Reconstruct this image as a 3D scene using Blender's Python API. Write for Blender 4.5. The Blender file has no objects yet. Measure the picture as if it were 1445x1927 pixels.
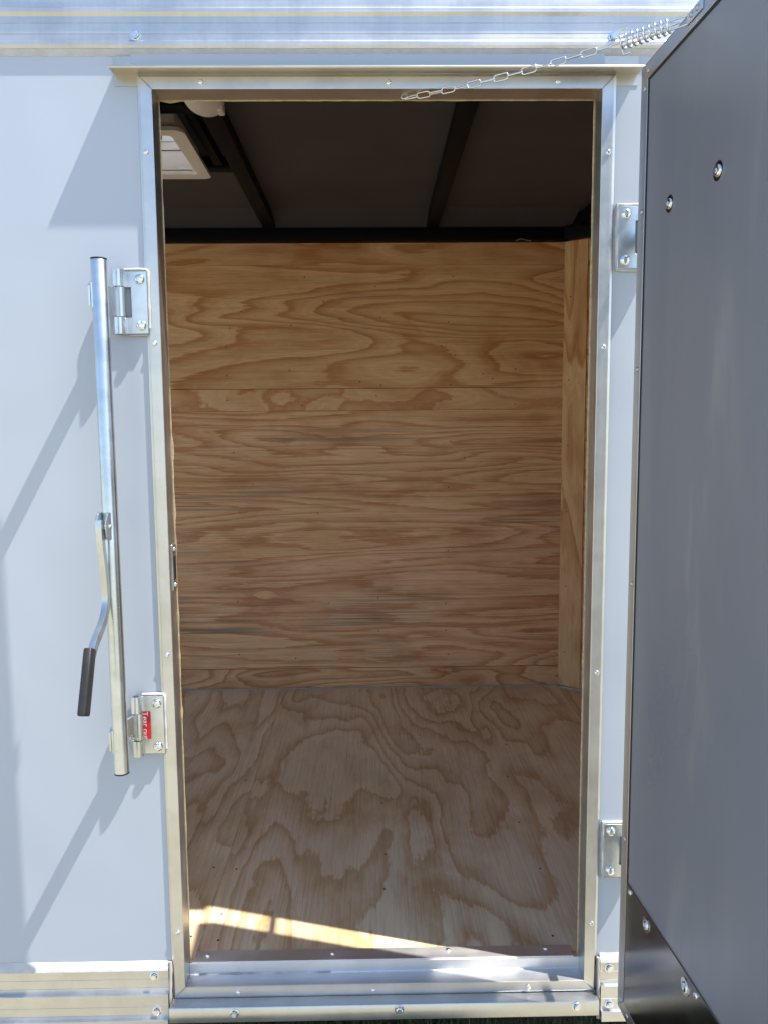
import bpy, bmesh, math, random
from mathutils import Vector, Matrix
R = math.radians
random.seed(7)
sc = bpy.context.scene
COL = sc.collection

# ------------------------------------------------------------------ camera
cam_d = bpy.data.cameras.new('camera')
cam_d.sensor_fit = 'HORIZONTAL'; cam_d.sensor_width = 36.0; cam_d.lens = 36.0 * 1447 / 1445
cam_d.clip_start = 0.02; cam_d.clip_end = 3000
cam = bpy.data.objects.new('camera', cam_d); COL.objects.link(cam)
cam.matrix_world = Matrix(((0.999851, 0.009378, -0.014508, 0.0), (-0.015416, 0.105349, -0.994316, -1.524),
                           (-0.007797, 0.994391, 0.105478, 1.69), (0, 0, 0, 1)))
sc.camera = cam

# ------------------------------------------------------------------ sky, sun, exposure
SUN = Vector((-1.0, 0.29, -1.97)).normalized()          # the way the light travels
elev = math.asin(-SUN.z)
world = bpy.data.worlds.new('World'); sc.world = world; world.use_nodes = True
wn = world.node_tree; wn.nodes.clear()
sky = wn.nodes.new('ShaderNodeTexSky'); sky.sky_type = 'NISHITA'; sky.sun_disc = False
sky.sun_elevation = elev; sky.sun_rotation = math.atan2(-SUN.x, -SUN.y)
sky.air_density = 1.0; sky.dust_density = 0.9; sky.ozone_density = 1.0; sky.altitude = 100
bg = wn.nodes.new('ShaderNodeBackground'); bg.inputs['Strength'].default_value = 0.15
wo = wn.nodes.new('ShaderNodeOutputWorld')
wn.links.new(sky.outputs[0], bg.inputs[0]); wn.links.new(bg.outputs[0], wo.inputs[0])
sun_d = bpy.data.lights.new('sun', 'SUN'); sun_d.energy = 5.0; sun_d.angle = R(0.53); sun_d.color = (1.0, 0.94, 0.85)
sun = bpy.data.objects.new('sun', sun_d); COL.objects.link(sun)
sun.rotation_euler = SUN.to_track_quat('-Z', 'Y').to_euler(); sun.location = (3, -1, 8)
sc.view_settings.view_transform = 'Standard'; sc.view_settings.look = 'None'
sc.view_settings.gamma = 1.0; sc.view_settings.use_curve_mapping = False
sc.view_settings.exposure = 0.95
cy = sc.cycles
cy.max_bounces = 14; cy.diffuse_bounces = 8; cy.glossy_bounces = 5; cy.transmission_bounces = 6
cy.caustics_reflective = False; cy.caustics_refractive = False
cy.sample_clamp_indirect = 6.0; cy.use_denoising = True

# ------------------------------------------------------------------ material helpers
def nt(name):
    m = bpy.data.materials.new(name); m.use_nodes = True
    t = m.node_tree; b = t.nodes['Principled BSDF']
    return m, t, b
def nd(t, kind, **kw):
    n = t.nodes.new(kind)
    for k, v in kw.items():
        if k in n.inputs: n.inputs[k].default_value = v
        else: setattr(n, k, v)
    return n
def math_(t, op, a, b=None, clamp=False):
    n = t.nodes.new('ShaderNodeMath'); n.operation = op; n.use_clamp = clamp
    for i, v in enumerate((a, b)):
        if v is None: continue
        if hasattr(v, 'links'): t.links.new(v, n.inputs[i])
        else: n.inputs[i].default_value = v
    return n.outputs[0]
def coord(t, scale=(1, 1, 1), loc=(0, 0, 0), rot=(0, 0, 0)):
    tc = t.nodes.new('ShaderNodeTexCoord')
    mp = nd(t, 'ShaderNodeMapping', Scale=scale, Location=loc, Rotation=rot)
    t.links.new(tc.outputs['Object'], mp.inputs[0]); return mp.outputs[0]
def noise(t, vec, scale=1.0, detail=2.0, rough=0.5, dist=0.0):
    n = nd(t, 'ShaderNodeTexNoise', Scale=scale, Detail=detail, Roughness=rough, Distortion=dist)
    t.links.new(vec, n.inputs['Vector']); return n.outputs['Fac']
def ramp(t, fac, stops, interp='LINEAR'):
    n = t.nodes.new('ShaderNodeValToRGB'); n.color_ramp.interpolation = interp
    cr = n.color_ramp
    while len(cr.elements) < len(stops): cr.elements.new(0.5)
    for e, (p, c) in zip(cr.elements, stops):
        e.position = p; e.color = (*c, 1) if len(c) == 3 else c
    t.links.new(fac, n.inputs[0]); return n.outputs[0]
def grey(v): return (v, v, v)
def mix(t, fac, a, b, mode='MIX'):
    n = t.nodes.new('ShaderNodeMix'); n.data_type = 'RGBA'; n.blend_type = mode
    for i, v in ((0, fac), (6, a), (7, b)):
        if hasattr(v, 'links'): t.links.new(v, n.inputs[i])
        else: n.inputs[i].default_value = v if i == 0 else ((*v, 1) if len(v) == 3 else v)
    return n.outputs[2]
def bump(t, b, h, strength=0.2, dist=0.002):
    n = nd(t, 'ShaderNodeBump', Strength=strength, Distance=dist)
    t.links.new(h, n.inputs['Height']); t.links.new(n.outputs[0], b.inputs['Normal'])

def metal(name, col, rough, var=0.08, stretch=(6, 6, 90), bumpy=0.05, tint=None, drips=0.0):
    m, t, b = nt(name)
    b.inputs['Metallic'].default_value = 1.0
    f = noise(t, coord(t, stretch), 1.0, 4, 0.6)
    g = noise(t, coord(t, (9, 9, 9)), 1.0, 5, 0.65)
    s = math_(t, 'ADD', math_(t, 'MULTIPLY', f, 0.5), math_(t, 'MULTIPLY', g, 0.5))
    t.links.new(ramp(t, s, ((0.35, grey(max(0.03, rough - var))), (0.68, grey(rough + var)))), b.inputs['Roughness'])
    c2 = tint or tuple(c * 0.90 for c in col)
    base = ramp(t, g, ((0.42, c2), (0.58, col)))
    if drips:
        dr = noise(t, coord(t, (110, 1, 7)), 1.0, 3, 0.6)
        base = mix(t, drips, base, mix(t, 1.0, base, ramp(t, dr, ((0.36, grey(0.78)), (0.52, grey(1.0)), (0.66, grey(1.35)))), 'MULTIPLY'))
    t.links.new(base, b.inputs['Base Color'])
    if bumpy: bump(t, b, f, bumpy, 0.001)
    return m

M = {}
M['aluminium'] = metal('mill_aluminium', (0.65, 0.65, 0.645), 0.38, 0.08, (140, 140, 3))
M['aluminium_h'] = metal('mill_aluminium_rail', (0.65, 0.65, 0.645), 0.38, 0.08, (3, 140, 140))
M['rail'] = metal('weathered_roof_rail', (0.62, 0.62, 0.615), 0.42, 0.08, (3, 140, 140), 0.05, None, 0.10)
M['trim'] = metal('door_trim_aluminium', (0.56, 0.56, 0.575), 0.34, 0.06, (40, 40, 6))
M['zinc'] = metal('zinc_plate', (0.67, 0.72, 0.76), 0.32, 0.07, (20, 20, 20), 0.03, (0.57, 0.60, 0.60))
M['chrome'] = metal('bright_zinc', (0.82, 0.83, 0.84), 0.13, 0.04, (30, 30, 30), 0.0)
M['threshold'] = metal('dull_threshold', (0.74, 0.75, 0.77), 0.52, 0.06, (3, 60, 60), 0.05); M['threshold'].node_tree.nodes['Principled BSDF'].inputs['Metallic'].default_value = 1.0
M['cap'] = metal('bare_drip_cap', (0.60, 0.565, 0.49), 0.36, 0.06, (3, 40, 40), 0.04)
M['kick'] = metal('dark_polished_plate', (0.30, 0.285, 0.28), 0.18, 0.04, (3, 3, 25), 0.06, (0.27, 0.26, 0.255))

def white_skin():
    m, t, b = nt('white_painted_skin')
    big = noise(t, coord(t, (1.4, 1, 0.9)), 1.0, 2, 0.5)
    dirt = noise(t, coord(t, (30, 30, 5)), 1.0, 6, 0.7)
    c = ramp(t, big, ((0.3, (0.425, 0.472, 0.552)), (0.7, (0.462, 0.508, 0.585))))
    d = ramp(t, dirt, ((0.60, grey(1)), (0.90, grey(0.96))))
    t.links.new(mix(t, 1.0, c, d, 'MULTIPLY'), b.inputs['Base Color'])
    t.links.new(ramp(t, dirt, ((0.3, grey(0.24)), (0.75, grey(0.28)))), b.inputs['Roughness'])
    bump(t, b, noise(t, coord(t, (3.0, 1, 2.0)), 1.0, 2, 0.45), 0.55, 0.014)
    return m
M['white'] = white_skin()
def plain(name, col, rough=0.5, spec=0.5, noise_amt=0.12, nscale=18, metallic=0.0, bumpy=0.0):
    m, t, b = nt(name)
    f = noise(t, coord(t, (nscale,) * 3), 1.0, 5, 0.6)
    t.links.new(ramp(t, f, ((0.35, tuple(c * (1 - noise_amt) for c in col)), (0.65, tuple(min(1, c * (1 + noise_amt * .5)) for c in col)))), b.inputs['Base Color'])
    b.inputs['Roughness'].default_value = rough; b.inputs['Metallic'].default_value = metallic
    b.inputs['Specular IOR Level'].default_value = spec
    if bumpy: bump(t, b, f, bumpy, 0.002)
    return m
M['sealant'] = plain('white_sealant', (0.50, 0.50, 0.50), 0.4, 0.5, 0.10, 60, bumpy=0.5)
M['grey_sealant'] = plain('grey_sealant', (0.42, 0.39, 0.36), 0.6, 0.2, 0.1, 60, bumpy=0.4)
M['grip'] = plain('black_rubber_grip', (0.022, 0.022, 0.024), 0.5, 0.4, 0.25, 40)
M['red'] = plain('red_sticker', (0.62, 0.02, 0.035), 0.4, 0.5, 0.06, 60)
M['letter'] = plain('white_print', (0.80, 0.74, 0.74), 0.5, 0.4, 0.05, 80)
M['black_steel'] = plain('black_steel', (0.004, 0.005, 0.009), 0.55, 0.10, 0.2, 12)
M['roof_liner'] = plain('dark_roof_liner', (0.060, 0.058, 0.067), 0.65, 0.3, 0.15, 3)
M['vent_plastic'] = plain('white_vent_plastic', (0.72, 0.70, 0.67), 0.4, 0.5, 0.04, 10)
M['rubber'] = plain('dark_gasket', (0.02, 0.02, 0.022), 0.6, 0.4, 0.2, 30)
M['dark'] = plain('dark_void', (0.015, 0.014, 0.013), 0.8, 0.2, 0.2, 20)
M['pine_edge'] = plain('raw_plywood_edge', (0.74, 0.58, 0.36), 0.7, 0.2, 0.25, 120, bumpy=0.3)
M['dark_screw'] = plain('dark_screw_head', (0.06, 0.045, 0.035), 0.45, 0.5, 0.2, 90, metallic=0.6)

def door_skin():
    m, t, b = nt('charcoal_door_skin')
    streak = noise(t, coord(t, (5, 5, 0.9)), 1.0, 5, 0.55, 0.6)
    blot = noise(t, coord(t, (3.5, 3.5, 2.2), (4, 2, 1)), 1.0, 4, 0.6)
    t.links.new(ramp(t, streak, ((0.36, (0.195, 0.212, 0.255)), (0.56, (0.22, 0.233, 0.27)), (0.72, (0.33, 0.33, 0.345)))), b.inputs['Base Color'])  # palest streaks put soft vertical reflections and smears into the base colour
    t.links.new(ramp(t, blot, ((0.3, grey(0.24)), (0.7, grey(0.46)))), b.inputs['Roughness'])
    b.inputs['Specular IOR Level'].default_value = 0.75
    bump(t, b, noise(t, coord(t, (1.5, 1.5, 1.1)), 1.0, 1, 0.4), 0.3, 0.008)
    return m
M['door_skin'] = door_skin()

def translucent():
    m, t, b = nt('milky_vent_lid')
    out = t.nodes['Material Output']
    tr = nd(t, 'ShaderNodeBsdfTranslucent', Color=(0.80, 0.81, 0.84, 1)); df = nd(t, 'ShaderNodeBsdfDiffuse', Color=(0.75, 0.75, 0.77, 1))
    mx = nd(t, 'ShaderNodeMixShader', Fac=0.45)
    f = noise(t, coord(t, (30, 30, 30)), 1.0, 3)
    t.links.new(ramp(t, f, ((0.3, (0.76, 0.77, 0.80)), (0.7, (0.83, 0.83, 0.85)))), tr.inputs['Color'])
    t.links.new(tr.outputs[0], mx.inputs[1]); t.links.new(df.outputs[0], mx.inputs[2]); t.links.new(mx.outputs[0], out.inputs[0])
    return m
M['lid'] = translucent()

def plywood(name, grain, seed, pale, dark, bands=7.0, along=0.7, across=3.2, stain=0.0, jag=0.10, edge=0.93, wobble=0.045, fine=0.7, streak=0.12):
    """rotary-cut veneer: bands are contour lines of a smooth field stretched along the grain"""
    m, t, b = nt(name)
    def sc3(g, a):
        return {'x': (g, a, a), 'y': (a, g, a), 'z': (a, a, g)}[grain]
    o = (seed * 3.17, seed * 1.71, seed * 2.39)
    field = noise(t, coord(t, sc3(along, across), o), 1.0, 2.2, 0.42, 0.35)
    wob = noise(t, coord(t, sc3(along * 6, across * 4), o), 1.0, 5, 0.62)
    fib = noise(t, coord(t, sc3(7, 170), o), 1.0, 2, 0.5)
    h = math_(t, 'ADD', field, math_(t, 'MULTIPLY', wob, wobble))
    h = math_(t, 'ADD', h, math_(t, 'MULTIPLY', fib, jag * 0.2))
    fr = math_(t, 'FRACT', math_(t, 'MULTIPLY', h, bands))
    mid = tuple((p * 0.62 + d * 0.38) for p, d in zip(pale, dark))
    band = ramp(t, fr, ((0.0, pale), (0.30, pale), (0.62, mid), (edge - 0.06, dark), (edge - 0.02, dark), (min(0.999, edge + 0.06), pale)))
    fr2 = math_(t, 'FRACT', math_(t, 'MULTIPLY', h, bands * 3.4))
    band = mix(t, fine, band, ramp(t, fr2, ((0.2, (1, 1, 1)), (0.85, (0.90, 0.85, 0.79)), (0.97, (1, 1, 1)))), 'MULTIPLY')
    tint = noise(t, coord(t, sc3(0.9, 2.1), (o[1], o[2], o[0])), 1.0, 3, 0.5)
    band = mix(t, 1.0, band, ramp(t, tint, ((0.30, (0.84, 0.77, 0.70)), (0.55, (1, 1, 1)), (0.75, (1.0, 0.97, 0.92)))), 'MULTIPLY')
    pore = noise(t, coord(t, sc3(9, 420), o), 1.0, 3, 0.6)
    band = mix(t, 1.0, band, ramp(t, pore, ((0.36, grey(0.86)), (0.55, grey(1.0)))), 'MULTIPLY')
    sk = noise(t, coord(t, sc3(2.2, 130), (o[1] + 3, o[0], o[2])), 1.0, 4, 0.6, 0.2)
    band = mix(t, streak, band, mix(t, 1.0, band, ramp(t, sk, ((0.40, (1.12, 1.10, 1.08)), (0.52, (1, 1, 1)), (0.62, (0.55, 0.47, 0.40)))), 'MULTIPLY'))
    blot = noise(t, coord(t, sc3(3.2, 7.5), (o[2] + 1, o[0], o[1])), 1.0, 4, 0.6, 0.5)
    band = mix(t, 1.0, band, ramp(t, blot, ((0.34, (0.88, 0.79, 0.72)), (0.50, (1, 1, 1)))), 'MULTIPLY')
    if stain > 0:
        s1 = noise(t, coord(t, sc3(1.6, 110), (o[2], o[0], o[1])), 1.0, 3, 0.55, 0.3)
        s2 = noise(t, coord(t, sc3(0.9, 4.5), (o[2] + 5, o[0], o[1])), 1.0, 2, 0.5)
        f = math_(t, 'MULTIPLY', ramp(t, s1, ((0.50, grey(0)), (0.60, grey(1)))), ramp(t, s2, ((0.50, grey(0)), (0.62, grey(stain)))))
        band = mix(t, f, band, (0.24, 0.195, 0.165))
    t.links.new(band, b.inputs['Base Color'])
    t.links.new(ramp(t, fr, ((0.2, grey(0.62)), (0.9, grey(0.50)))), b.inputs['Roughness'])
    b.inputs['Specular IOR Level'].default_value = 0.3
    bump(t, b, math_(t, 'ADD', math_(t, 'MULTIPLY', pore, 0.6), math_(t, 'MULTIPLY', fr, 0.25)), 0.25, 0.0012)
    return m
WP, WD = (0.83, 0.55, 0.31), (0.60, 0.295, 0.12)
M['ply_up'] = plywood('plywood_upper', 'x', 2.3, WP, WD, 17, 0.58, 3.8, 0.25, 0.10, wobble=0.035, streak=0.25)
M['ply_low'] = plywood('plywood_lower', 'x', 5.1, (0.83, 0.555, 0.335), (0.62, 0.32, 0.155), 17, 0.45, 5.0, 0.9, 0.14, wobble=0.06, streak=0.42)
M['ply_b1'] = plywood('plywood_batten_top', 'x', 8.7, WP, WD, 9, 0.8, 4.5, 0, 0.12)
M['ply_b2'] = plywood('plywood_batten_mid', 'x', 11.2, (0.81, 0.535, 0.305), (0.64, 0.335, 0.15), 7, 1.6, 3.0, 0, 0.12, wobble=0.10)
M['ply_b3'] = plywood('plywood_batten_base', 'x', 14.9, (0.82, 0.555, 0.325), (0.59, 0.29, 0.12), 14, 1.3, 5.0, 0, 0.12)
M['ply_post'] = plywood('plywood_post', 'z', 3.3, (0.82, 0.555, 0.31), (0.61, 0.305, 0.12), 9, 0.9, 5.0, 0, 0.12)
M['ply_nose'] = plywood('plywood_nose', 'x', 21.0, WP, WD, 8, 0.9, 4, 0.1, 0.12)
FP, FD = (0.82, 0.655, 0.435), (0.63, 0.425, 0.235)
M['ply_floor'] = plywood('plywood_floor', 'y', 4.45, FP, FD, 9.5, 0.95, 3.1, 0.0, 0.14, wobble=0.12, fine=0.0, streak=0.2)
M['ply_floor2'] = plywood('plywood_floor_far', 'y', 9.2, FP, FD, 9.5, 0.9, 3.6, 0.0, 0.14, wobble=0.10, fine=0.0, streak=0.2)

def ground_mat():
    m, t, b = nt('dry_grass_ground')
    a = noise(t, coord(t, (0.7, 0.7, 0.7)), 1.0, 5, 0.6); c = noise(t, coord(t, (25, 25, 25)), 1.0, 5, 0.7)
    col = ramp(t, a, ((0.35, (0.375, 0.348, 0.252)), (0.65, (0.435, 0.41, 0.315))))
    t.links.new(mix(t, 1.0, col, ramp(t, c, ((0.3, grey(0.55)), (0.7, grey(1.15)))), 'MULTIPLY'), b.inputs['Base Color'])
    b.inputs['Roughness'].default_value = 0.95; b.inputs['Specular IOR Level'].default_value = 0.1
    bump(t, b, c, 0.6, 0.03); return m
M['ground'] = ground_mat()
M['grass'] = plain('grass_blades', (0.13, 0.14, 0.05), 0.7, 0.3, 0.5, 25)

# ------------------------------------------------------------------ mesh helpers
class MB:
    def __init__(s): s.bm = bmesh.new()
    def quadbox(s, lo, hi):
        (x0, y0, z0), (x1, y1, z1) = lo, hi
        v = [s.bm.verts.new(p) for p in ((x0,y0,z0),(x1,y0,z0),(x1,y1,z0),(x0,y1,z0),(x0,y0,z1),(x1,y0,z1),(x1,y1,z1),(x0,y1,z1))]
        for f in ((3,2,1,0),(4,5,6,7),(0,1,5,4),(1,2,6,5),(2,3,7,6),(3,0,4,7)): s.bm.faces.new([v[i] for i in f])
        return s
    def box(s, x0, x1, y0, y1, z0, z1): return s.quadbox((x0, y0, z0), (x1, y1, z1))
    def prism(s, pts, fn):
        """pts: 2D outline; fn(p, k) gives the 3D point of outline point p at end k (0 or 1)"""
        a = [s.bm.verts.new(fn(p, 0)) for p in pts]; b = [s.bm.verts.new(fn(p, 1)) for p in pts]
        n = len(pts)
        s.bm.faces.new(a); s.bm.faces.new(list(reversed(b)))
        for i in range(n): s.bm.faces.new((a[i], b[i], b[(i+1) % n], a[(i+1) % n]))
        return s
    def tube(s, path, r, seg=12, closed=False, caps=True):
        P = [Vector(p) for p in path]; n = len(P); rings = []
        up = None
        for i, p in enumerate(P):
            if closed: d = P[(i+1) % n] - P[i-1]
            else: d = P[min(i+1, n-1)] - P[max(i-1, 0)]
            d.normalize()
            if up is None:
                up = Vector((0, 0, 1)) if abs(d.z) < 0.9 else Vector((1, 0, 0))
            up = (up - d * up.dot(d)).normalized(); w = d.cross(up)
            rr = r[i] if isinstance(r, (list, tuple)) else r
            rings.append([s.bm.verts.new(p + (up * math.cos(2*math.pi*k/seg) + w * math.sin(2*math.pi*k/seg)) * rr) for k in range(seg)])
        for i in range(n if closed else n - 1):
            A, B = rings[i], rings[(i+1) % n]
            for k in range(seg): s.bm.faces.new((A[k], A[(k+1) % seg], B[(k+1) % seg], B[k]))
        if caps and not closed:
            s.bm.faces.new(list(reversed(rings[0]))); s.bm.faces.new(rings[-1])
        return s
    def lathe(s, prof, seg=20, hexed=None):
        """prof: (radius, height) along local -Y; first and last radius 0 close it"""
        rings = []
        for i, (r, h) in enumerate(prof):
            if r <= 1e-9: rings.append([s.bm.verts.new((0, -h, 0))])
            else:
                rings.append([s.bm.verts.new((r*math.cos(2*math.pi*k/seg), -h, r*math.sin(2*math.pi*k/seg))) for k in range(seg)])
        for A, B in zip(rings, rings[1:]):
            if len(A) == 1 and len(B) == 1: continue
            for k in range(seg):
                k2 = (k+1) % seg
                if len(A) == 1: s.bm.faces.new((A[0], B[k2], B[k]))
                elif len(B) == 1: s.bm.faces.new((A[k], A[k2], B[0]))
                else: s.bm.faces.new((A[k], A[k2], B[k2], B[k]))
        return s
    def bevel(s, w, seg=1, angle=30):
        s.bm.normal_update()
        es = [e for e in s.bm.edges if len(e.link_faces) == 2 and e.calc_face_angle(0) > R(angle)]
        bmesh.ops.bevel(s.bm, geom=es, offset=w, segments=seg, affect='EDGES', profile=0.5, clamp_overlap=True)
        return s
    def mesh(s, name, mats, smooth=None):
        bmesh.ops.recalc_face_normals(s.bm, faces=s.bm.faces)
        me = bpy.data.meshes.new(name); s.bm.to_mesh(me); s.bm.free()
        for m in (mats if isinstance(mats, list) else [mats]): me.materials.append(m)
        if smooth is not None:
            me.shade_smooth(); me.set_sharp_from_angle(angle=R(smooth))
        return me
    def obj(s, name, mat, parent=None, smooth=None):
        return place(name, s.mesh(name, mat, smooth), parent)
def place(name, me, parent=None, loc=None, rot=None):
    o = bpy.data.objects.new(name, me); COL.objects.link(o); o.parent = parent
    if loc is not None: o.location = loc
    if rot is not None: o.rotation_euler = rot
    return o
def thing(name, label, cat, loc=(0, 0, 0)):
    o = bpy.data.objects.new(name, None); COL.objects.link(o); o.location = loc
    o['label'] = label; o['category'] = cat; o.empty_display_size = 0.1
    return o

# ------------------------------------------------------------------ ground
bmg = MB(); S = 900
bmg.bm.faces.new([bmg.bm.verts.new(p) for p in ((-S, -S, 0), (S, -S, 0), (S, S, 0), (-S, S, 0))])
g = bmg.obj('ground', M['ground']); g['kind'] = 'structure'
gb = MB(); rnd = random.Random(3)
for i in range(9000):
    x = rnd.uniform(-0.9, 1.0); y = rnd.uniform(-0.1, 1.2); h = rnd.uniform(0.04, 0.13); a = rnd.uniform(0, 6.28)
    w = rnd.uniform(0.0015, 0.003); lx, ly = rnd.gauss(0, 0.03), rnd.gauss(0, 0.03)
    ca, sa = math.cos(a) * w, math.sin(a) * w
    v = [gb.bm.verts.new(p) for p in ((x-ca, y-sa, 0), (x+ca, y+sa, 0), (x+ca*.7+lx*.4, y+sa*.7+ly*.4, h*.6), (x-ca*.7+lx*.4, y-sa*.7+ly*.4, h*.6), (x+lx, y+ly, h))]
    gb.bm.faces.new((v[0], v[1], v[2], v[3])); gb.bm.faces.new((v[3], v[2], v[4]))
gr = gb.obj('grass', M['grass']); gr['kind'] = 'stuff'
gr['label'] = 'dark grass blades in the shade under the trailer'; gr['category'] = 'grass'

# ------------------------------------------------------------------ trailer body
T = thing('cargo_trailer', 'white enclosed cargo trailer with an open side door and a plywood-lined interior', 'trailer')
X0, X1 = -1.66, 0.86                      # straight part of the body
FL, FR, FB, FT = -0.433, 0.467, 0.492, 2.356   # outer edges of the door frame
FW = 0.027                                # frame flange width
ZF = 0.541                                # plywood floor
YB = 1.83                                 # back wall

def sheet_with_hole(name, mat, xs, zs, y0, y1, parent):
    b = MB()
    for (y, flip) in ((y0, False), (y1, True)):
        vs = [[b.bm.verts.new((x, y, z)) for x in xs] for z in zs]
        for j in range(3):
            for i in range(3):
                if i == 1 and j == 1: continue
                q = [vs[j][i], vs[j][i+1], vs[j+1][i+1], vs[j+1][i]]
                b.bm.faces.new(q)
    b.bm.verts.ensure_lookup_table()
    n = 16; V = list(b.bm.verts); F = lambda k, j, i: V[k*n + j*4 + i]
    loops = [[(0,0),(0,1),(0,2),(0,3),(1,3),(2,3),(3,3),(3,2),(3,1),(3,0),(2,0),(1,0)], [(1,1),(1,2),(2,2),(2,1)]]
    for L in loops:
        for a, c in zip(L, L[1:] + L[:1]): b.bm.faces.new((F(0,*a), F(0,*c), F(1,*c), F(1,*a)))
    return b.obj(name, mat, parent)
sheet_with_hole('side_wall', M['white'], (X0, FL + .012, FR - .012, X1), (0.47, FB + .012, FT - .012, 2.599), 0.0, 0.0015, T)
sheet_with_hole('wall_liner', M['ply_nose'], (X0 + .02, -.412, .448, X1 - .01), (ZF, ZF + .001, 2.335, 2.54), 0.047, 0.056, T)

# screw and bolt head meshes, shared by every copy
def head_mesh(name, prof, mat, seg=20, smooth=35, recess=None):
    b = MB().lathe(prof, seg)
    me = b.mesh(name, mat, smooth); return me
def pan_profile(r, h, rec=0.35, depth=0.5):
    return [(r, 0), (r*.99, h*.35), (r*.85, h*.75), (r*.6, h), (r*rec, h), (r*rec*.8, h*depth), (0, h*depth)]
SCREW = head_mesh('screw', pan_profile(.0052, .0032, .34, .45), M['chrome'], 16)
BOLT = head_mesh('bolt', [(.0098, 0), (.0099, .0012), (.0092, .0034), (.0075, .0050), (.0050, .0060), (.0033, .0061), (.0030, .0040), (.0012, .0040), (.0010, .0056), (0, .0056)], M['chrome'], 24)
RIVET = head_mesh('rivet', [(.0046, 0), (.0043, .0014), (.0028, .0024), (.0014, .0026), (0, .0020)], M['trim'], 14)
DOT = head_mesh('screw', [(.0029, 0), (.0027, .0006), (.0013, .0008), (.0010, .0003), (0, .0003)], M['dark_screw'], 8, 40)
def hex_mesh():
    b = MB().lathe([(.0098, 0), (.0098, .0012), (.0068, .0014)], 24)
    b.lathe([(.0066, .0013), (.0066, .0060), (.0056, .0070), (0, .0070)], 6)
    return b.mesh('bolt', M['chrome'], 25)
HEX = hex_mesh()
WASHER = head_mesh('bolt', [(.0140, 0), (.0140, .0011), (.0088, .0013), (.0086, .0020), (.0076, .0034), (.0056, .0041), (.0038, .0041), (.0034, .0024), (0, .0024)], M['chrome'], 26)
def studs(mesh, pts, parent, y, name=None):
    for x, z in pts: place(name or mesh.name.split('.')[0], mesh, parent, (x, y, z), (0, random.uniform(0, 3), 0))

# roof rail: shallow ribbed extrusion
def extrude_x(b, prof, x0, x1): return b.prism(prof, lambda p, k: (x0 if k == 0 else x1, p[0], p[1]))
rail = MB()
extrude_x(rail, [(0, 2.4005), (-.0035, 2.4005), (-.0075, 2.4055), (-.0075, 2.4118), (-.0045, 2.4155), (-.0038, 2.4260), (-.0028, 2.4268), (-.0038, 2.4276),
                 (-.0038, 2.4452), (-.0028, 2.4460), (-.0038, 2.4468), (-.0038, 2.4575), (-.0085, 2.4632), (-.0085, 2.4698), (-.0050, 2.4735), (-.0045, 2.545), (-.012, 2.552), (-.012, 2.565), (0.10, 2.640), (0.10, 2.60), (0, 2.56)], X0, X1)
rail = rail.obj('roof_rail', M['rail'], T)
studs(HEX, [(-.4321, 2.4241), (.4588, 2.4211)], rail, -.0038, 'bolt')
def bead(name, path, r, parent, mat='sealant', jitter=0.25, seg=7, squash=None):
    pts = []; rr = []
    rn = random.Random(len(path) * 31 + int(path[0][0] * 1000))
    for a, c in zip(path, path[1:]):
        a, c = Vector(a), Vector(c); n = max(2, int((c - a).length / .012))
        for i in range(n): pts.append(a.lerp(c, i / n)); rr.append(r * rn.uniform(1 - jitter, 1 + jitter))
    pts.append(Vector(path[-1])); rr.append(r)
    return MB().tube(pts, rr, seg).obj(name, M[mat], parent, 60)
def fillet(name, prof, x0, x1, parent, seed, wob=.0012):
    """a caulk strip along x with an uneven edge"""
    b = MB(); rn = random.Random(seed); n = max(4, int((x1 - x0) / .02)); rows = []
    for i in range(n + 1):
        x = x0 + (x1 - x0) * i / n; d = rn.uniform(-wob, wob)
        rows.append([b.bm.verts.new((x, y - (abs(d) * .4 if 0 < k < len(prof)-1 else 0), z + (d if k == w_edge else 0))) for k, (y, z) in enumerate(prof) for w_edge in (0,)])
    for A, B in zip(rows, rows[1:]):
        for k in range(len(prof) - 1): b.bm.faces.new((A[k], A[k+1], B[k+1], B[k]))
    return b.obj(name, M['sealant'], parent, 50)
fillet('sealant_bead', [(-.0003, 2.389), (-.0030, 2.394), (-.0042, 2.4003), (-.0001, 2.4003)], X0, X1, rail, 5)

# drip cap above the door
cap = MB()
extrude_x(cap, [(-.0012, 2.3355), (-.0012, 2.3570), (-.0392, 2.3528), (-.0398, 2.3512), (-.0404, 2.3535), (-.0397, 2.3550), (-.0012, 2.3600), (-.0012, 2.3885), (-.0003, 2.3885), (-.0003, 2.3355)], -.4755, .5085)
cap = cap.obj('drip_cap', M['cap'], T)
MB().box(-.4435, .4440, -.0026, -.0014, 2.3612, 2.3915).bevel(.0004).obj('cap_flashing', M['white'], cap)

# lower rails, either side of the door
LOW = [(0, .5650), (-.0080, .5625), (-.0085, .5610), (-.0085, .5430), (-.0078, .5424), (-.0085, .5418), (-.0085, .5240), (-.0078, .5233), (-.0085, .5226), (-.0085, .5133), (-.0170, .5128), (-.0175, .5120),
       (-.0175, .4870), (-.0168, .4864), (-.0175, .4858), (-.0175, .4685), (-.0168, .4678), (-.0175, .4671), (-.0175, .4620), (-.0255, .4615), (-.0260, .4607), (-.0260, .4400), (0, .4400)]
def lower_rail(x0, x1, bolts):
    b = MB(); extrude_x(b, LOW, x0, x1)
    o = b.obj('lower_rail', M['aluminium_h'], T)
    fillet('sealant_bead', [(-.0003, .5790), (-.0035, .5730), (-.0090, .5640), (-.0095, .5612), (-.0090, .5606)], x0, x1, o, int(x1 * 100), .0007)
    for x, z, y in bolts: place('bolt', HEX, o, (x, y, z), (0, random.uniform(0, 1), 0))
    return o
lower_rail(X0, -.4395, [(-.4690, .5500, -.0085), (-.4640, .4770, -.0175)])
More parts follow.
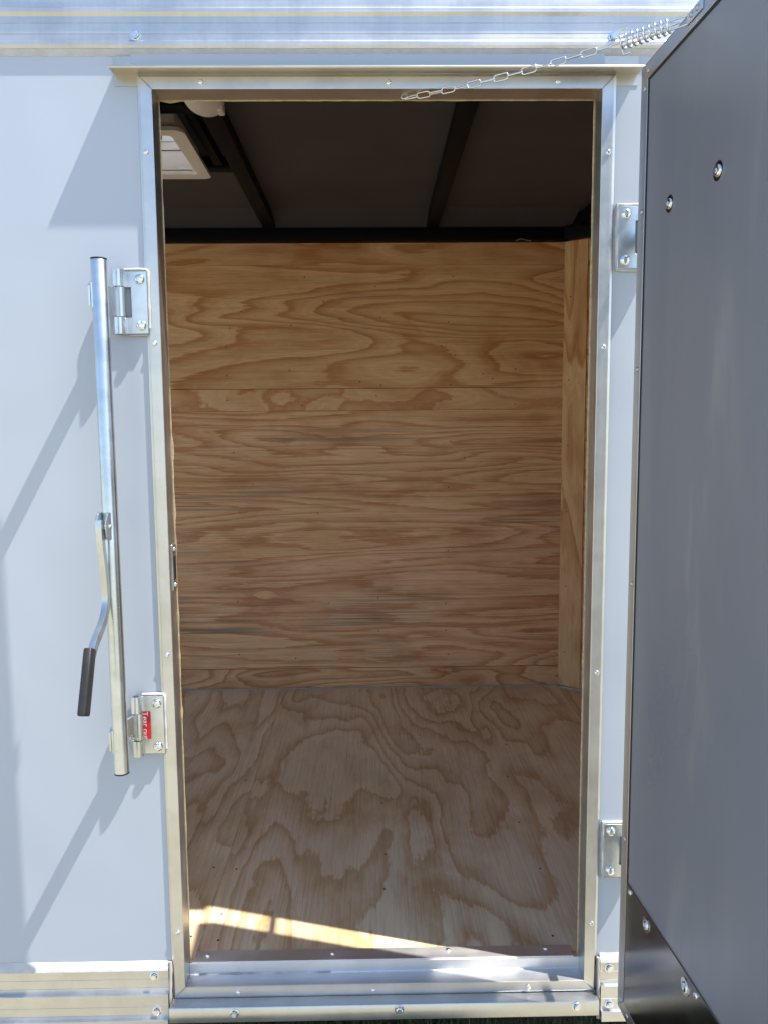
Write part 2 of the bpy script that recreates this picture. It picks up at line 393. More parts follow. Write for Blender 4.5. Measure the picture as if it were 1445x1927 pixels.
lower_rail(.4735, X1, [(.4925, .5495, -.0085), (.4913, .4735, -.0175)])

# door frame: four mitred rails, outer flange with a rolled lip and a deep reveal
FPROF = [(0, -.0002), (0, -.0016), (.0050, -.0046), (.0062, -.0048), (.0262, -.0048), (FW, -.0040), (FW, .0450), (.0250, .0450), (.0250, -.0020), (.0030, -.0004)]
def mitre(side):
    def f(p, k):
        u, y = p
        L, Rr, B, Tp = FL + u, FR - u, FB + u, FT - u
        return {'head': ((L, y, Tp), (Rr, y, Tp)), 'sill': ((L, y, B), (Rr, y, B)), 'left': ((L, y, B), (L, y, Tp)), 'right': ((Rr, y, B), (Rr, y, Tp))}[side][k]
    return MB().prism(FPROF, f)
ys = -.0048
head = mitre('head').obj('frame_head', M['aluminium_h'], T); studs(SCREW, [(-.3139, 2.341), (.037, 2.3396), (.3553, 2.3412)], head, ys)
sill = mitre('sill').obj('frame_sill', M['aluminium_h'], T); studs(SCREW, [(-.2943, .5055), (-.0078, .5055), (.3209, .5070)], sill, ys)
jl = mitre('left').obj('frame_jamb', M['aluminium'], T); studs(SCREW, [(-.4205, 2.2156), (-.4188, 1.8611), (-.4180, 1.2421), (-.4175, .6441)], jl, ys)
jr = mitre('right').obj('frame_jamb', M['aluminium'], T); studs(SCREW, [(.4535, 2.2134), (.4527, 1.8486), (.4538, 1.1946), (.4540, .6485)], jr, ys)
# caulk lumps in the mitre corners
for cx_, cz, sx, sz in ((FL + .014, FT - .014, 1, -1), (FR - .014, FT - .014, -1, -1), (FL + .014, FB + .014, 1, 1), (FR - .014, FB + .014, -1, 1)):
    bead('mitre_caulk', [(cx_ - sx*.012, -.0048, cz - sz*.012), (cx_, -.0051, cz), (cx_ + sx*.013, -.0046, cz + sz*.013)], .0011, head if sz < 0 else sill, 'grey_sealant', .7, 6)
# strike plate with its slot in the latch jamb
sp = MB().box(FL + FW, FL + FW + .0022, .014, .041, 1.370, 1.464).bevel(.0008).obj('strike_plate', M['zinc'], jl)
MB().box(FL + FW + .0010, FL + FW + .0027, .021, .036, 1.392, 1.440).obj('latch_slot', M['dark'], jl)
for z in (1.380, 1.454):
    place('screw', SCREW, jl, (FL + FW + .0022, .0275, z), (0, 0, R(90)))
# ragged plywood edge around the opening
def ragged(pts_fn, z0, z1, amp, seed, spikes=()):
    b = MB(); rn = random.Random(seed); n = int((z1 - z0) / .02); A = []
    for i in range(n + 1):
        z = z0 + (z1 - z0) * i / n
        e = rn.uniform(0, amp) + max([s[1] * max(0, 1 - abs(z - s[0]) / s[2]) for s in spikes] + [0])
        A.append([b.bm.verts.new(pts_fn(z, e, y)) for y in (.0452, .0465)] + [b.bm.verts.new(pts_fn(z, -.012, y)) for y in (.0465, .0452)])
    for P, Q in zip(A, A[1:]):
        for k in range(4): b.bm.faces.new((P[k], P[(k+1) % 4], Q[(k+1) % 4], Q[k]))
    b.bm.faces.new(A[0]); b.bm.faces.new(list(reversed(A[-1])))
    return b.obj('plywood_edge', M['pine_edge'], T)
iL, iR, iT = FL + FW, FR - FW, FT - FW
ragged(lambda z, e, y: (iL + .0006 + e, y, z), ZF + .002, iT, .0012, 4, [(1.655, .006, .02), (1.60, .003, .012), (1.53, .0022, .05), (1.46, .002, .03), (1.10, .004, .012), (1.115, .007, .004), (1.23, .003, .008), (1.30, .0025, .01)])
ragged(lambda z, e, y: (iR - .0016 - e, y, z), ZF + .002, iT, .0008, 9, [(1.44, .003, .008), (1.21, .002, .01)])
ragged(lambda x, e, y: (x, y, iT - .0012 - e), iL + .002, iR - .002, .0008, 12, [(-.385, .004, .01)])

# threshold step and floor strip
th = MB()
extrude_x(th, [(-.0030, .5195), (-.0030, .5175), (.0450, .5175), (.0450, .5440), (.0355, .5440), (.0345, .5430), (.0335, .5215), (.0310, .5197)], iL + .0003, iR - .0003)
th = th.obj('threshold', M['threshold'], T)
bead('weld_bead', [(iL + .02, .0322, .5208), (-.10, .0322, .5208)], .0011, th, 'sealant', .6, 6)
strip = MB().box(iL + .006, iR - .012, .0356, .0720, .5415, .5465).bevel(.0006).obj('threshold_strip', M['threshold'], T)
for x, y in ((-.3697, .0553), (-.0961, .055), (.1558, .0605), (.3724, .0601)): place('screw', SCREW, strip, (x, y, .5465), (R(-90), 0, 0))
# sill fascia under the frame
fa = MB(); extrude_x(fa, [(-.0005, FB - .0006), (-.0285, FB - .0012), (-.0300, FB - .0030), (-.0305, .4590), (-.0290, .4570), (-.0005, .4570)], FL - .002, FR - .0005)
fa = fa.obj('sill_fascia', M['aluminium_h'], T, 40)
studs(HEX, [(-.2983, .4790), (.0454, .4810), (.4181, .4800)], fa, -.0304, 'bolt')
bead('sealant_bead', [(FL - .0035, -.010, .445), (FL - .0035, -.0125, .49), (FL - .0020, -.006, .56), (FL - .0022, -.004, .578)], .0034, fa, 'grey_sealant', .35)
bead('sealant_bead', [(FR + .0028, -.014, .440), (FR + .0028, -.013, .49), (FR + .0022, -.009, .53), (FR + .0022, -.006, .572)], .0034, fa, 'grey_sealant', .35)

# ------------------------------------------------------------------ interior
def plank(name, mat, x0, x1, y0, y1, z0, z1, bev=.0012): return MB().box(x0, x1, y0, y1, z0, z1).bevel(bev).obj(name, mat, T)
fs = plank('floor_sheet', M['ply_floor'], -.3985, .82, .046, YB, ZF - .018, ZF)
fs2 = plank('floor_sheet', M['ply_floor2'], -1.618, -.3992, .046, YB, ZF - .018, ZF - .0006)
nose_floor = MB().prism([(.8212, .046), (.8212, YB), (2.09, .92)], lambda p, k: (p[0], p[1], ZF - .018 * (1 - k))).obj('floor_sheet', M['ply_floor2'], T)
rn = random.Random(11)
for x, y in ((-.375, 1.40), (-.372, .90), (-.368, .40), (-.371, .21), (-.36, .115), (-.43, .41), (-.428, .92), (-.425, .13), (.02, .75), (.02, .30), (.025, .46), (.42, .62), (.43, .38), (.17, 1.28), (.48, 1.18), (.05, 1.20), (.44, .92), (.40, .11), (.02, 1.62)):
    place('screw', DOT, fs if x > -.40 else fs2, (x, y, ZF), (R(-90), 0, 0))
up = plank('wall_panel', M['ply_up'], X0 + .01, .835, YB, YB + .010, 1.8722, 2.3892)
lo = plank('wall_panel', M['ply_low'], X0 + .01, .835, YB, YB + .010, .6335, 1.7768)
plank('wall_batten', M['ply_b1'], X0 + .01, .830, YB - .0015, YB + .0085, 2.3897, 2.4800, .0006)
mb_ = plank('wall_batten', M['ply_b2'], X0 + .01, .830, YB - .0020, YB + .0085, 1.7775, 1.8705, .0008)
bb = plank('wall_batten', M['ply_b3'], X0 + .01, .830, YB - .0020, YB + .0085, ZF + .002, .6320, .0008)
MB().box(X0 + .01, .830, YB + .0102, YB + .012, ZF, 2.52).obj('wall_backing', M['dark'], T)
def dots(parent, pts, y):
    for x, z in pts: place('screw', DOT, parent, (x, y, z))
dots(up, [(-.55, 2.20), (-.60, 2.13), (-.34, 2.14), (-.20, 2.24), (.02, 2.30), (.04, 2.17), (.33, 2.15), (.30, 2.05), (.36, 2.01), (-.62, 2.05), (-.05, 1.90), (.04, 1.885), (.34, 1.885), (-.35, 1.95), (.52, 1.91), (-.28, 2.34), (.35, 2.34), (.62, 1.95), (.48, 1.93), (-.62, 1.93)], YB - .0002)
dots(lo, [(-.60, 1.60), (.34, 1.64), (.33, 1.44), (-.52, 1.46), (.33, 1.16), (.32, .92), (-.60, .94), (-.58, 1.34), (.02, .95), (.02, .80), (.32, .80), (-.35, .68), (.33, .69), (-.24, 1.33), (.40, 1.57), (.55, .70), (-.20, .93), (-.60, .70)], YB - .0002)
dots(mb_, [(-.62, 1.825), (-.30, 1.80), (.02, 1.84), (.34, 1.82), (.62, 1.80)], YB - .0022)
# football patch in the lower panel veneer
MB().prism([(-.055, 0), (-.03, .014), (0, .019), (.03, .014), (.055, 0), (.03, -.014), (0, -.019), (-.03, -.014)], lambda p, k: (-.477 + p[0], YB - .0006 + k * .0006, .969 + p[1])).obj('veneer_patch', M['ply_b2'], lo)
bead('floor_caulk', [(X0 + .05, YB - .008, ZF + .002), (.80, YB - .008, ZF + .002), (.90, YB - .075, ZF + .002), (1.3, YB - .36, ZF + .002)], .0045, lo, 'grey_sealant', .1)
# angled nose: far side, near side, corner post
ang = math.atan2(-.91, 1.26); ca, sa = math.cos(ang), math.sin(ang)
def nose(name, mat, s0, s1, d0, d1, z0, z1, bev=.001):
    """s along the far nose wall from the corner, d out of it into the room"""
    o = MB().prism([(s0, d0), (s1, d0), (s1, d1), (s0, d1)], lambda p, k: (.826 + ca*p[0] + sa*p[1], YB + sa*p[0] - ca*p[1], (z0, z1)[k]))
    return o.bevel(bev).obj(name, mat, T)
post = nose('corner_post', M['ply_post'], .002, .104, .0004, .0066, ZF + .004, 2.480)
nose('nose_panel', M['ply_nose'], -.002, 1.60, -.010, 0, ZF, 2.545)
nose('wall_batten', M['ply_b2'], .106, 1.5, .0004, .0050, 1.7775, 1.8705)
nose('wall_batten', M['ply_b1'], .106, 1.5, .0004, .0050, 2.3897, 2.4800)
nose('wall_batten', M['ply_b3'], .106, 1.5, .0004, .0050, ZF + .004, .632)
for z in (.70, 1.0, 1.33, 1.62, 1.90, 2.25):
    d = .0068; s = .03
    place('screw', DOT, post, (.826 + ca*s + sa*d, YB + sa*s - ca*d, z), (0, 0, ang))
MB().prism([(.835, .060), (2.09, .905), (2.10, .895), (.85, .046)], lambda p, k: (p[0], p[1], (ZF, 2.545)[k])).obj('nose_panel', M['ply_nose'], T)
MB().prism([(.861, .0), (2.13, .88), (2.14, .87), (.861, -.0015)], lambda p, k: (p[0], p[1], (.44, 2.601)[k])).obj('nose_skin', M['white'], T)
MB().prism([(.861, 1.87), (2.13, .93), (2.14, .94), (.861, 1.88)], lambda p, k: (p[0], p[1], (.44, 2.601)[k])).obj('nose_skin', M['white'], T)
# unseen rear opening, added to brighten the interior, with corner posts and a header
for y0, y1 in ((.0575, .100), (1.785, 1.8255)):
    MB().box(X0, X0 + .05, y0, y1, .521, 2.475).bevel(.003).obj('rear_post', M['black_steel'], T)
MB().box(X0, X0 + .05, .0575, 1.8255, 2.4755, 2.599).bevel(.003).obj('rear_header', M['black_steel'], T)
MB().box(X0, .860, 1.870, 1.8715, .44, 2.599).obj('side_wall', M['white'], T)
# underfloor and ceiling
MB().box(X0, .86, .050, 1.865, .440, .520).obj('underfloor', M['black_steel'], T)
# roof with the vent opening cut through it
VX0, VX1, VY0, VY1 = -.905, -.505, .655, 1.055
VI = .042
def roof(name, mat, z0, z1, x0, x1):
    b = MB()
    xs = (x0, VX0 + VI, VX1 - VI, x1); yy = (.002, VY0 + VI, VY1 - VI, 1.8695)
    for i in range(3):
        for j in range(3):
            if i == 1 and j == 1: continue
            b.box(xs[i], xs[i+1], yy[j], yy[j+1], z0, z1)
    bmesh.ops.remove_doubles(b.bm, verts=b.bm.verts, dist=1e-6)
    seen = {}
    for f in list(b.bm.faces):
        k = tuple(sorted(v.index if v.index >= 0 else id(v) for v in f.verts)); seen.setdefault(frozenset(f.verts), []).append(f)
    bmesh.ops.delete(b.bm, geom=[f for L in seen.values() if len(L) > 1 for f in L], context='FACES_ONLY')
    return b.obj(name, mat, T)
roof('roof_liner', M['roof_liner'], 2.5725, 2.5745, X0 + .005, .90)
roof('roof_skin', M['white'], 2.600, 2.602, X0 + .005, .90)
MB().prism([(.9005, .03), (.9005, 1.84), (2.13, .905)], lambda p, k: (p[0], p[1], 2.5725 + .028 * k)).obj('roof_liner', M['roof_liner'], T)
for x in (-1.055, -.4445, .2335, .86):
    b = MB().prism([(0, 2.530), (.052, 2.530), (.052, 2.5715), (0, 2.5715)], lambda p, k, x=x: (x + p[0], (.058, 1.786)[k], p[1])).bevel(.004, 2)
    b.obj('rafter', M['black_steel'], T, 40)
MB().prism([(0, 2.545), (.03, 2.545), (.03, 2.5715), (0, 2.5715)], lambda p, k: ((.815, 1.35)[k] + p[0], (1.79, .70)[k], p[1])).obj('rafter', M['black_steel'], T)
MB().box(X0 + .052, .835, 1.785, YB - .001, 2.4805, 2.5330).bevel(.005, 2).obj('ceiling_beam', M['black_steel'], T, 40)
MB().box(X0 + .052, .85, .058, .10, 2.4785, 2.535).bevel(.005, 2).obj('ceiling_beam', M['black_steel'], T, 40)
MB().prism([(.0, .005), (1.5, .005), (1.5, .045), (0, .045)], lambda p, k: (.826 + ca*p[0] + sa*p[1], YB + sa*p[0] - ca*p[1], (2.4805, 2.5715)[k])).bevel(.004, 2).obj('ceiling_beam', M['black_steel'], T, 40)
extrude_x(MB(), [(1.64, 2.5722), (1.788, 2.5340), (1.829, 2.5340), (1.829, 2.5722)], X0 + .052, .84).obj('roof_cove', M['roof_liner'], T)
for y0, y1 in ((.585, .640), (1.060, 1.110)):
    MB().box(-1.002, -.4455, y0, y1, 2.536, 2.571).bevel(.003, 2).obj('cross_bar', M['black_steel'], T, 40)
MB().box(-.4985, -.4700, .641, 1.059, 2.540, 2.571).bevel(.003, 2).obj('cross_bar', M['black_steel'], T, 40)

# roof vent
def ring(b, x0, x1, y0, y1, w, z0, z1, r=.03, seg=6):
    def rr(a0, a1, c0, c1, rad):
        out = []
        for (px, py, s) in ((a1-rad, c1-rad, 0), (a0+rad, c1-rad, 90), (a0+rad, c0+rad, 180), (a1-rad, c0+rad, 270)):
            for i in range(seg + 1):
                t = R(s + 90 * i / seg); out.append((px + rad*math.cos(t), py + rad*math.sin(t)))
        return out
    o = rr(x0, x1, y0, y1, r); i_ = rr(x0+w, x1-w, y0+w, y1-w, r*.35)
    V = [[b.bm.verts.new((p[0], p[1], z)) for p in L] for z in (z0, z1) for L in (o, i_)]
    n = len(o)
    for k in range(n):
        q = (k+1) % n
        b.bm.faces.new((V[0][k], V[0][q], V[1][q], V[1][k])); b.bm.faces.new((V[2][k], V[2][q], V[3][q], V[3][k]))
        b.bm.faces.new((V[0][k], V[0][q], V[2][q], V[2][k])); b.bm.faces.new((V[1][k], V[1][q], V[3][q], V[3][k]))
    return b
vent = ring(MB(), VX0, VX1, VY0, VY1, .040, 2.500, 2.512).bevel(.003, 2).obj('roof_vent', M['vent_plastic'], T, 40)
ring(MB(), VX0 + .030, VX1 - .030, VY0 + .030, VY1 - .030, .010, 2.5125, 2.625, .02).obj('vent_throat', M['vent_plastic'], vent, 40)
lid = MB().box(VX0 + .015, VX1 - .015, VY0 + .015, VY1 - .015, 2.640, 2.643)
lid = lid.obj('vent_lid', M['lid'], vent)
MB().box(VX0 + .041, VX1 - .041, .845, .862, 2.5900, 2.5980).bevel(.002).obj('vent_crossbar', M['vent_plastic'], vent)
MB().box(VX0 + .0412, VX1 - .0412, .70, .74, 2.6200, 2.6260).bevel(.002).obj('vent_crossbar', M['vent_plastic'], vent)
place('crank_knob', MB().lathe([(.040, 0), (.040, .012), (.034, .018), (0, .018)], 28).mesh('crank_knob', M['vent_plastic'], 30), vent, (-.60, .775, 2.575), (R(90), 0, 0))
place('lock_knob', MB().lathe([(.012, 0), (.012, .016), (.009, .019), (0, .019)], 16).mesh('lock_knob', M['grip'], 30), vent, (-.635, .905, 2.585), (R(90), 0, 0))

# dome light
dl = MB(); bmesh.ops.create_uvsphere(dl.bm, u_segments=36, v_segments=18, radius=1.0)
for v in dl.bm.verts:
    v.co = Vector((-.418 + v.co.x * .050, .530 + v.co.y * .082, 2.5290 + min(0.0, v.co.z) * .030))
dl = dl.obj('dome_light', M['vent_plastic'], T, 60)
ls = MB().box(-.389, -.372, .535, .575, 2.505, 2.5285).bevel(.004, 3).obj('light_switch', M['vent_plastic'], dl, 40)
wl = [(.640 + .030 * math.cos(t), YB - .05 + .012 * math.sin(2*t), 2.474 + .006 * math.sin(t)) for t in [i * math.pi / 10 for i in range(11)]]
MB().tube(wl, .0012, 6).obj('lamp_wire', M['pine_edge'], T, 60)

# ------------------------------------------------------------------ side door, standing open
DA = R(2.8)
DO = Vector((.4875, -.085, 0)); DU = Vector((math.sin(DA), -math.cos(DA), 0)); DN = Vector((-math.cos(DA), -math.sin(DA), 0))
DZ0, DZ1, DW, DT = .528, 2.327, .815, .036
def dp(s, n, z): p = DO + DU * s + DN * n; return (p.x, p.y, z)
def dbox(s0, s1, n0, n1, z0, z1): return MB().prism([(s0, n0), (s1, n0), (s1, n1), (s0, n1)], lambda p, k: dp(p[0], p[1], (z0, z1)[k]))
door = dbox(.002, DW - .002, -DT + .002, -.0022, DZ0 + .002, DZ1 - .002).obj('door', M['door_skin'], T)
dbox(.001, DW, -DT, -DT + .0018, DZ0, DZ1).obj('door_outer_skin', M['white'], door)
TW = .0265
def trim(name, pts, z_or):  # U-channel lip on the inner face, mitred
    pass
def lip(quad):
    return MB().prism(quad, lambda p, k: dp(p[0], (-.0020, .0004)[k], p[1])).bevel(.0006).obj('edge_trim', M['trim'], door)
lip([(0, DZ0), (TW, DZ0 + TW), (TW, DZ1 - TW), (0, DZ1)])
lip([(0.0003, DZ1), (TW + .0003, DZ1 - TW), (DW - TW, DZ1 - TW), (DW, DZ1)])
lip([(0.0003, DZ0), (TW + .0003, DZ0 + TW), (DW - TW, DZ0 + TW), (DW, DZ0)])
lip([(DW + .0003, DZ0), (DW - TW + .0003, DZ0 + TW), (DW - TW + .0003, DZ1 - TW), (DW + .0003, DZ1)])
dbox(-.0012, .0008, -DT - .0004, .0004, DZ0, DZ1).obj('edge_trim', M['trim'], door)
dbox(.0010, DW, -DT - .0004, .0004, DZ1 + .0002, DZ1 + .0016).obj('edge_trim', M['trim'], door)
dbox(.0010, DW, -DT - .0004, .0004, DZ0 - .0016, DZ0 - .0002).obj('edge_trim', M['trim'], door)
# gasket line beside the trim
dbox(TW + .0005, TW + .0035, -.0021, -.0009, DZ0 + TW, DZ1 - TW).obj('gasket', M['rubber'], door)
dbox(TW + .0036, DW - TW, -.0021, -.0009, DZ1 - TW - .0035, DZ1 - TW - .0005).obj('gasket', M['rubber'], door)
dbox(TW + .0040, DW - TW - .001, -.0021, .0002, DZ0 + TW + .0005, .808).bevel(.0005).obj('kick_plate', M['kick'], door)
def dhead(mesh, name, s, z, n): place(name, mesh, door, dp(s, n, z), (0, random.uniform(0, 3), DA - R(90) + 0.0))
for s, z, n in ((.1283, 2.0598, -.0021), (.2908, 2.0598, -.0021), (.1259, .785, .0003), (.2840, .785, .0003)): dhead(WASHER, 'bolt', s, z, n)
for s, z in ((.0140, 2.288), (.0135, 2.078), (.0135, 1.7985), (.0135, 1.3974), (.0135, .8882), (.0140, .5484), (.0270, 2.3140), (.0480, .5410)): dhead(RIVET, 'rivet', s, z, .0004)
for s, z in ((.0483, .799), (.3207, .799)): dhead(SCREW, 'screw', s, z, .0003)
# chain bracket riveted over the top trim
cb = dbox(.180, .232, .0006, .0024, DZ1 - .016, DZ1 + .0010).bevel(.0006).obj('chain_bracket', M['zinc'], door)
for s in (.195, .214): dhead(RIVET, 'rivet', s, DZ1 - .006, .0025)

# strap hinges
def hinge(zc, parent):
    z0, z1 = zc - .0585, zc + .0585
    pl = MB().prism([(.4750, z0), (.5200, z0), (.5200, zc - .033), (.5090, zc - .030), (.5090, zc + .030), (.5200, zc + .033), (.5200, z1), (.4750, z1)],
                    lambda p, k: (p[0], (-.0070, -.0018)[k], p[1])).bevel(.0008).obj('hinge', M['zinc'], parent)
    hx, hy = .5290, -.0130
    for a, b_ in ((z0, zc - .033), (zc + .033, z1)):
        MB().tube([(hx, hy, a), (hx, hy, b_)], .0110, 20).obj('knuckle', M['zinc'], pl, 40)
    MB().tube([(hx, hy, zc - .0322), (hx, hy, zc + .0322)], .0095, 20).obj('knuckle', M['zinc'], pl, 40)
    MB().prism([(-.004, -DT - .0060), (.34, -DT - .0060), (.34, -DT - .0010), (-.004, -DT - .0010)], lambda p, k: dp(p[0] - (0.062 if p[0] < 0 else 0), p[1], (zc - .014, zc + .014)[k])).obj('strap', M['zinc'], pl)
    for z in (zc + .043, zc - .043): place('bolt', BOLT, pl, (.4900, -.0070, z), (0, random.uniform(0, 3), 0))
    bead('sealant_bead', [(.5180, -.0030, z1 + .002), (.4745, -.0030, z1 + .002), (.4730, -.0034, zc), (.4745, -.0030, z0 - .002), (.5180, -.0030, z0 - .002)], .0040, pl)
    return pl
hinge(2.0560, T); hinge(.8110, T)

# ------------------------------------------------------------------ cam-bar lock, swung out from the wall
BX, BY, BR = -.4910, -.0860, .0144
bar = MB().tube([(BX, BY, 1.0350), (BX, BY, 1.0352), (BX, BY, 2.0000), (BX, BY, 2.0012)], [BR * .96, BR, BR, BR * .96], 40).obj('cam_bar_lock', M['zinc'], T, 40)
for z0, z1 in ((2.0014, 2.0040), (1.0322, 1.0346)):
    MB().tube([(BX, BY, z0), (BX, BY, z1)], BR * 1.0, 28).obj('end_cap', M['grip'], bar, 40)
def bracket(zt, zb, sticker=False):
    zc = (zt + zb) / 2; h = .0285
    pl = MB().prism([(-.4690, zb), (-.4270, zb), (-.4270, zt), (-.4690, zt), (-.4690, zc + h), (-.4585, zc + h), (-.4585, zc - h), (-.4690, zc - h)],
                    lambda p, k: (p[0], (-.0105, -.0055)[k], p[1])).bevel(.0009).obj('bracket', M['zinc'], bar)
    kx, ky = -.4800, -.0150
    for a, c in ((zc + h + .0005, zt + .0015), (zb - .0015, zc - h - .0005)):
        prof = [(math.cos(R(t)) * .0112, math.sin(R(t)) * .0112) for t in range(0, 360, 15)]; inner = [(x * .6, y * .6) for x, y in prof]
        b = MB(); n = len(prof); V = [[b.bm.verts.new((kx + x, ky + y, z)) for x, y in L] for z in (a, c) for L in (prof, inner)]
        for k in range(n):
            q = (k+1) % n
            for A, B in ((0, 1), (2, 3), (0, 2), (1, 3)): b.bm.faces.new((V[A][k], V[A][q], V[B][q], V[B][k]))
        b.obj('knuckle', M['zinc'], bar, 40)
        MB().box(kx + .002, -.4680, -.0108, -.0058, a + .0004, c - .0004).obj('knuckle', M['zinc'], bar)
    MB().tube([(kx + .0035, ky, zc - h + .001), (kx + .0035, ky, zc + h - .001)], .0085, 22).obj('knuckle', M['zinc'], bar, 40)
    # arm from the knuckle past the bar's left side, rounded end tab
    A = Vector((kx - .0020, ky - .004, 0)); B = Vector((-.5090, -.0945, 0)); d = (B - A).normalized(); n_ = Vector((-d.y, d.x, 0)) * .0024
    L = (B - A).length; rr = .008
    out = [(0, -h + .002), (L - rr, -h + .002), (L, -h + .002 + rr), (L, h - .002 - rr), (L - rr, h - .002), (0, h - .002)]
    MB().prism(out, lambda p, k: tuple(A + d * p[0] + n_ * (1 if k else -1) + Vector((0, 0, zc + p[1])))).bevel(.0012).obj('arm', M['zinc'], bar)
    for sgn in (1, -1):
        bead('weld', [tuple(B + Vector((.0065 , -.0005 * sgn, zc - h + .006))), tuple(B + Vector((.0065, -.0005, zc + h - .006)))], .0030, bar, 'grey_sealant' if False else 'sealant', .35) if sgn == 1 else None
    for z in (zt - .0155, zb + .0155): place('bolt', BOLT, bar, (-.4405, -.0105, z), (0, random.uniform(0, 3), 0))
    bead('sealant_bead', [(-.4700, -.0070, zt + .0025), (-.4280, -.0070, zt + .0030), (-.4255, -.0070, zt - .002), (-.4258, -.0068, zb + .01)], .0034, bar)
    bead('sealant_bead', [(-.4660, -.0060, zb - .0020), (-.4290, -.0060, zb - .0020)], .0026, bar)
    return zc
bracket(1.9965, 1.8790)
zc2 = bracket(1.1590, 1.0380)
for w in bar.children:
    if w.name.startswith('weld'): w.data.materials[0] = M['zinc']
# red sticker, partly behind the knuckle, with its printed words running down
st = MB().box(-.4690 + .0002, -.4540, -.0112, -.0107, 1.0690, 1.1275)
st = MB().prism([(-.4800, 1.0690), (-.4560, 1.0690), (-.4540, 1.0710), (-.4540, 1.1255), (-.4560, 1.1275), (-.4800, 1.1275)], lambda p, k: (p[0], (-.01150, -.01110)[k], p[1])).obj('sticker', M['red'], bar)
cu = bpy.data.curves.new('lettering', 'FONT'); cu.body = 'Tear out'; cu.size = .0165; cu.extrude = .00008; cu.align_x = 'CENTER'
tmp = bpy.data.objects.new('lettering_tmp', cu); COL.objects.link(tmp)
dg = bpy.context.evaluated_depsgraph_get(); me = bpy.data.meshes.new_from_object(tmp.evaluated_get(dg)); bpy.data.objects.remove(tmp)
me.name = 'lettering'; me.materials.clear(); me.materials.append(M['letter'])
rot = Matrix(((0, 1, 0), (0, 0, -1), (-1, 0, 0)))       # text runs down, its top to the right, facing -Y
me.transform(rot.to_4x4()); me.transform(Matrix.Translation((-.4700, -.01175, 1.0978)))
place('lettering', me, bar)
# clevis, pin, lever, grip
CL = [(-.070, 1.5405), (-.108, 1.5440), (-.1165, 1.5410), (-.1235, 1.5300), (-.1245, 1.5150), (-.1205, 1.5000), (-.1120, 1.4925), (-.070, 1.4890)]
for x0, x1 in ((-.5070, -.5030), (-.4895, -.4855)):
    MB().prism(CL, lambda p, k: ((x0, x1)[k], p[0], p[1])).bevel(.0008).obj('clevis', M['zinc'], bar)
MB().tube([(-.5085, -.1055, 1.5165), (-.4838, -.1055, 1.5165)], .0042, 16).obj('pivot_pin', M['chrome'], bar, 40)
FRONT = [(-.1320, 1.532), (-.1350, 1.512), (-.1310, 1.480), (-.1230, 1.440), (-.1175, 1.404), (-.1185, 1.376), (-.1310, 1.356), (-.1560, 1.3390), (-.1870, 1.3220), (-.2120, 1.2950)]
def offset(path, d):
    out = []
    for i, p in enumerate(path):
        a = Vector(path[max(0, i-1)]); c = Vector(path[min(len(path)-1, i+1)]); t = (c - a).normalized()
        out.append((p[0] - t.y * d, p[1] + t.x * d))
    return out
LV = offset(FRONT, .0080)
def sweep(path, w, x0, x1, name, mat, bev):
    a = offset(path, w/2); b_ = offset(path, -w/2)
    b = MB(); n = len(path); V = [[b.bm.verts.new((x, p[0], p[1])) for p in L] for x in (x0, x1) for L in (a, b_)]
    for i in range(n - 1):
        for A, B in ((0, 1), (2, 3), (0, 2), (1, 3)): b.bm.faces.new((V[A][i], V[A][i+1], V[B][i+1], V[B][i]))
    for i in (0, n-1): b.bm.faces.new((V[0][i], V[1][i], V[3][i], V[2][i]))
    return b.bevel(bev, 2).obj(name, mat, bar, 35)
def smooth_path(p, n=3):
    for _ in range(n):
        q = [p[0]]
        for a, c in zip(p, p[1:]): q += [(a[0]*.75 + c[0]*.25, a[1]*.75 + c[1]*.25), (a[0]*.25 + c[0]*.75, a[1]*.25 + c[1]*.75)]
        p = q + [p[-1]]
    return p
sweep(smooth_path(LV, 3), .0165, -.5026, -.4920, 'lever', M['zinc'], .0016)
gp = MB(); rings = []                                   # soft rectangular sleeve pushed over the lever's end
for s_, k_ in ((0, .86), (.03, 1.0), (.5, 1.0), (.96, 1.0), (.99, .94), (1.0, .82)):
    cy_, cz_ = -.2035 + (-.2480 + .2035) * s_, 1.3140 + (1.2085 - 1.3140) * s_
    ty, tz = -.3886, -.9214; ny, nz = -tz, ty              # along and across, in the lever's plane
    ring_ = []
    for q in range(24):
        a = 2 * math.pi * q / 24; c_, d_ = math.cos(a), math.sin(a)
        u = math.copysign(abs(c_) ** .45, c_) * .0135 * k_; w = math.copysign(abs(d_) ** .45, d_) * .0080 * k_
        ring_.append(gp.bm.verts.new((-.4968 + w, cy_ + ny * u, cz_ + nz * u)))
    rings.append(ring_)
for A_, B_ in zip(rings, rings[1:]):
    for q in range(24): gp.bm.faces.new((A_[q], A_[(q+1) % 24], B_[(q+1) % 24], B_[q]))
gp.bm.faces.new(rings[0]); gp.bm.faces.new(rings[-1])
gp.obj('grip', M['grip'], bar, 40)

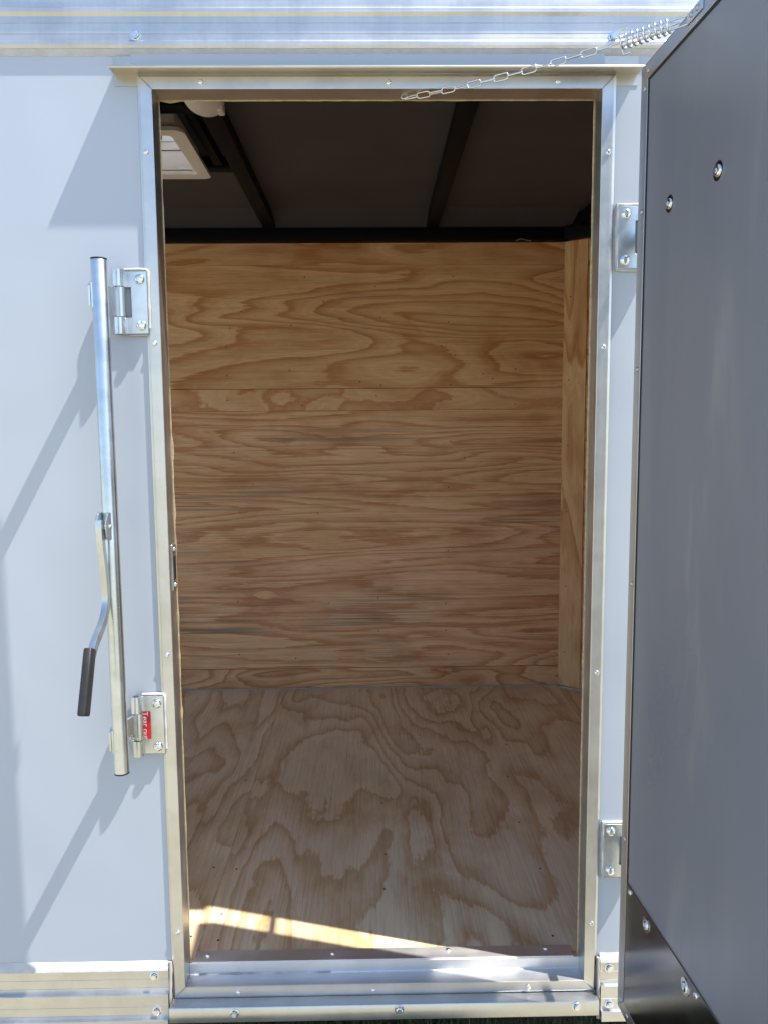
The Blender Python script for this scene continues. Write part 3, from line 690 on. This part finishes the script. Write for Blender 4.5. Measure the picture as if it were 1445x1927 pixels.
# ------------------------------------------------------------------ door chain with its spring
CH = thing('door_chain', 'bright zinc chain with a coil spring holding the open door to the header', 'chain', (.0700, .030, 2.326))
org = Vector(CH.location)
A = Vector((.0700, .030, 2.326)); B = Vector((.4955, -.262, 2.322))
def cpt(t): p = A.lerp(B, t); p.z -= .010 * 4 * t * (1 - t); return p
def link_mesh(L, W, wr):
    b = MB(); pts = []; r = W / 2 - wr; hl = L / 2 - W / 2
    for k in range(9): t = R(-90 + 180 * k / 8); pts.append((hl + r * math.cos(t), r * math.sin(t), 0))
    for k in range(9): t = R(90 + 180 * k / 8); pts.append((-hl + r * math.cos(t), r * math.sin(t), 0))
    return b.tube(pts, wr, 8, closed=True).mesh('link', M['chrome'], 60)
LINK = link_mesh(.0310, .0125, .00125)
def frame_at(t, roll):
    d = (cpt(min(1, t + .01)) - cpt(max(0, t - .01))).normalized(); q = d.to_track_quat('X', 'Z')
    return (q.to_matrix() @ Matrix.Rotation(roll, 3, 'X')).to_euler()
n = 15; t_end = .775
rn = random.Random(2)
for i in range(n):
    t = (i + .5) / n * t_end
    place('link', LINK, CH, cpt(t) - org, frame_at(t, (R(90) if i % 2 else 0) + R(25) + rn.uniform(-.35, .35)))
def along(t0, t1, r, turns, n):
    out = []
    for i in range(n + 1):
        s = i / n; t = t0 + (t1 - t0) * s; p = cpt(t); d = (cpt(t + .005) - cpt(t - .005)).normalized()
        u = Vector((0, 0, 1)); u = (u - d * u.dot(d)).normalized(); w = d.cross(u); a = 2 * math.pi * turns * s
        out.append(p - org + (u * math.cos(a) + w * math.sin(a)) * r)
    return out
MB().tube(along(.800, .950, .0110, 8.5, 240), .0018, 8).obj('spring', M['chrome'], CH, 60)
def uloop(t0, t1, half, roll, hook=0.0):
    """a long U-shaped wire through the spring"""
    d = (cpt(.90) - cpt(.80)).normalized(); u = Vector((0, 0, 1)); u = (u - d * u.dot(d)).normalized(); w = d.cross(u)
    e = u * math.cos(roll) + w * math.sin(roll); P = [cpt(t0) - org, cpt(t1) - org]; out = []
    if hook: out += [P[0] + e * (half + hook) + d * .012, P[0] + e * (half + hook), P[0] + e * half * 1.3]
    out += [P[0].lerp(P[1], s) + e * half for s in (0.04, .3, .6, .94)]
    for k in range(1, 8): a = math.pi * k / 8; out.append(P[1] + e * half * math.cos(a) + (P[1] - P[0]).normalized() * half * math.sin(a))
    out += [P[0].lerp(P[1], s) - e * half for s in (.94, .6, .3, 0.04)]
    if hook: out += [P[0] - e * half * 1.3, P[0] - e * (half + hook), P[0] - e * (half + hook) + d * .012]
    return out
MB().tube(uloop(.803, .995, .0062, R(25), .012), .0014, 8).obj('pull_wire', M['chrome'], CH, 60)
MB().tube(uloop(.952, .772, .0045, R(115), .008), .0014, 8).obj('pull_wire', M['chrome'], CH, 60)
ho = A - org
MB().tube([ho + Vector(p) for p in ((-.004, .016, .012), (-.010, .006, .004), (-.004, -.002, -.002), (.004, -.003, .000))], .0014, 8).obj('hook', M['chrome'], CH, 60)
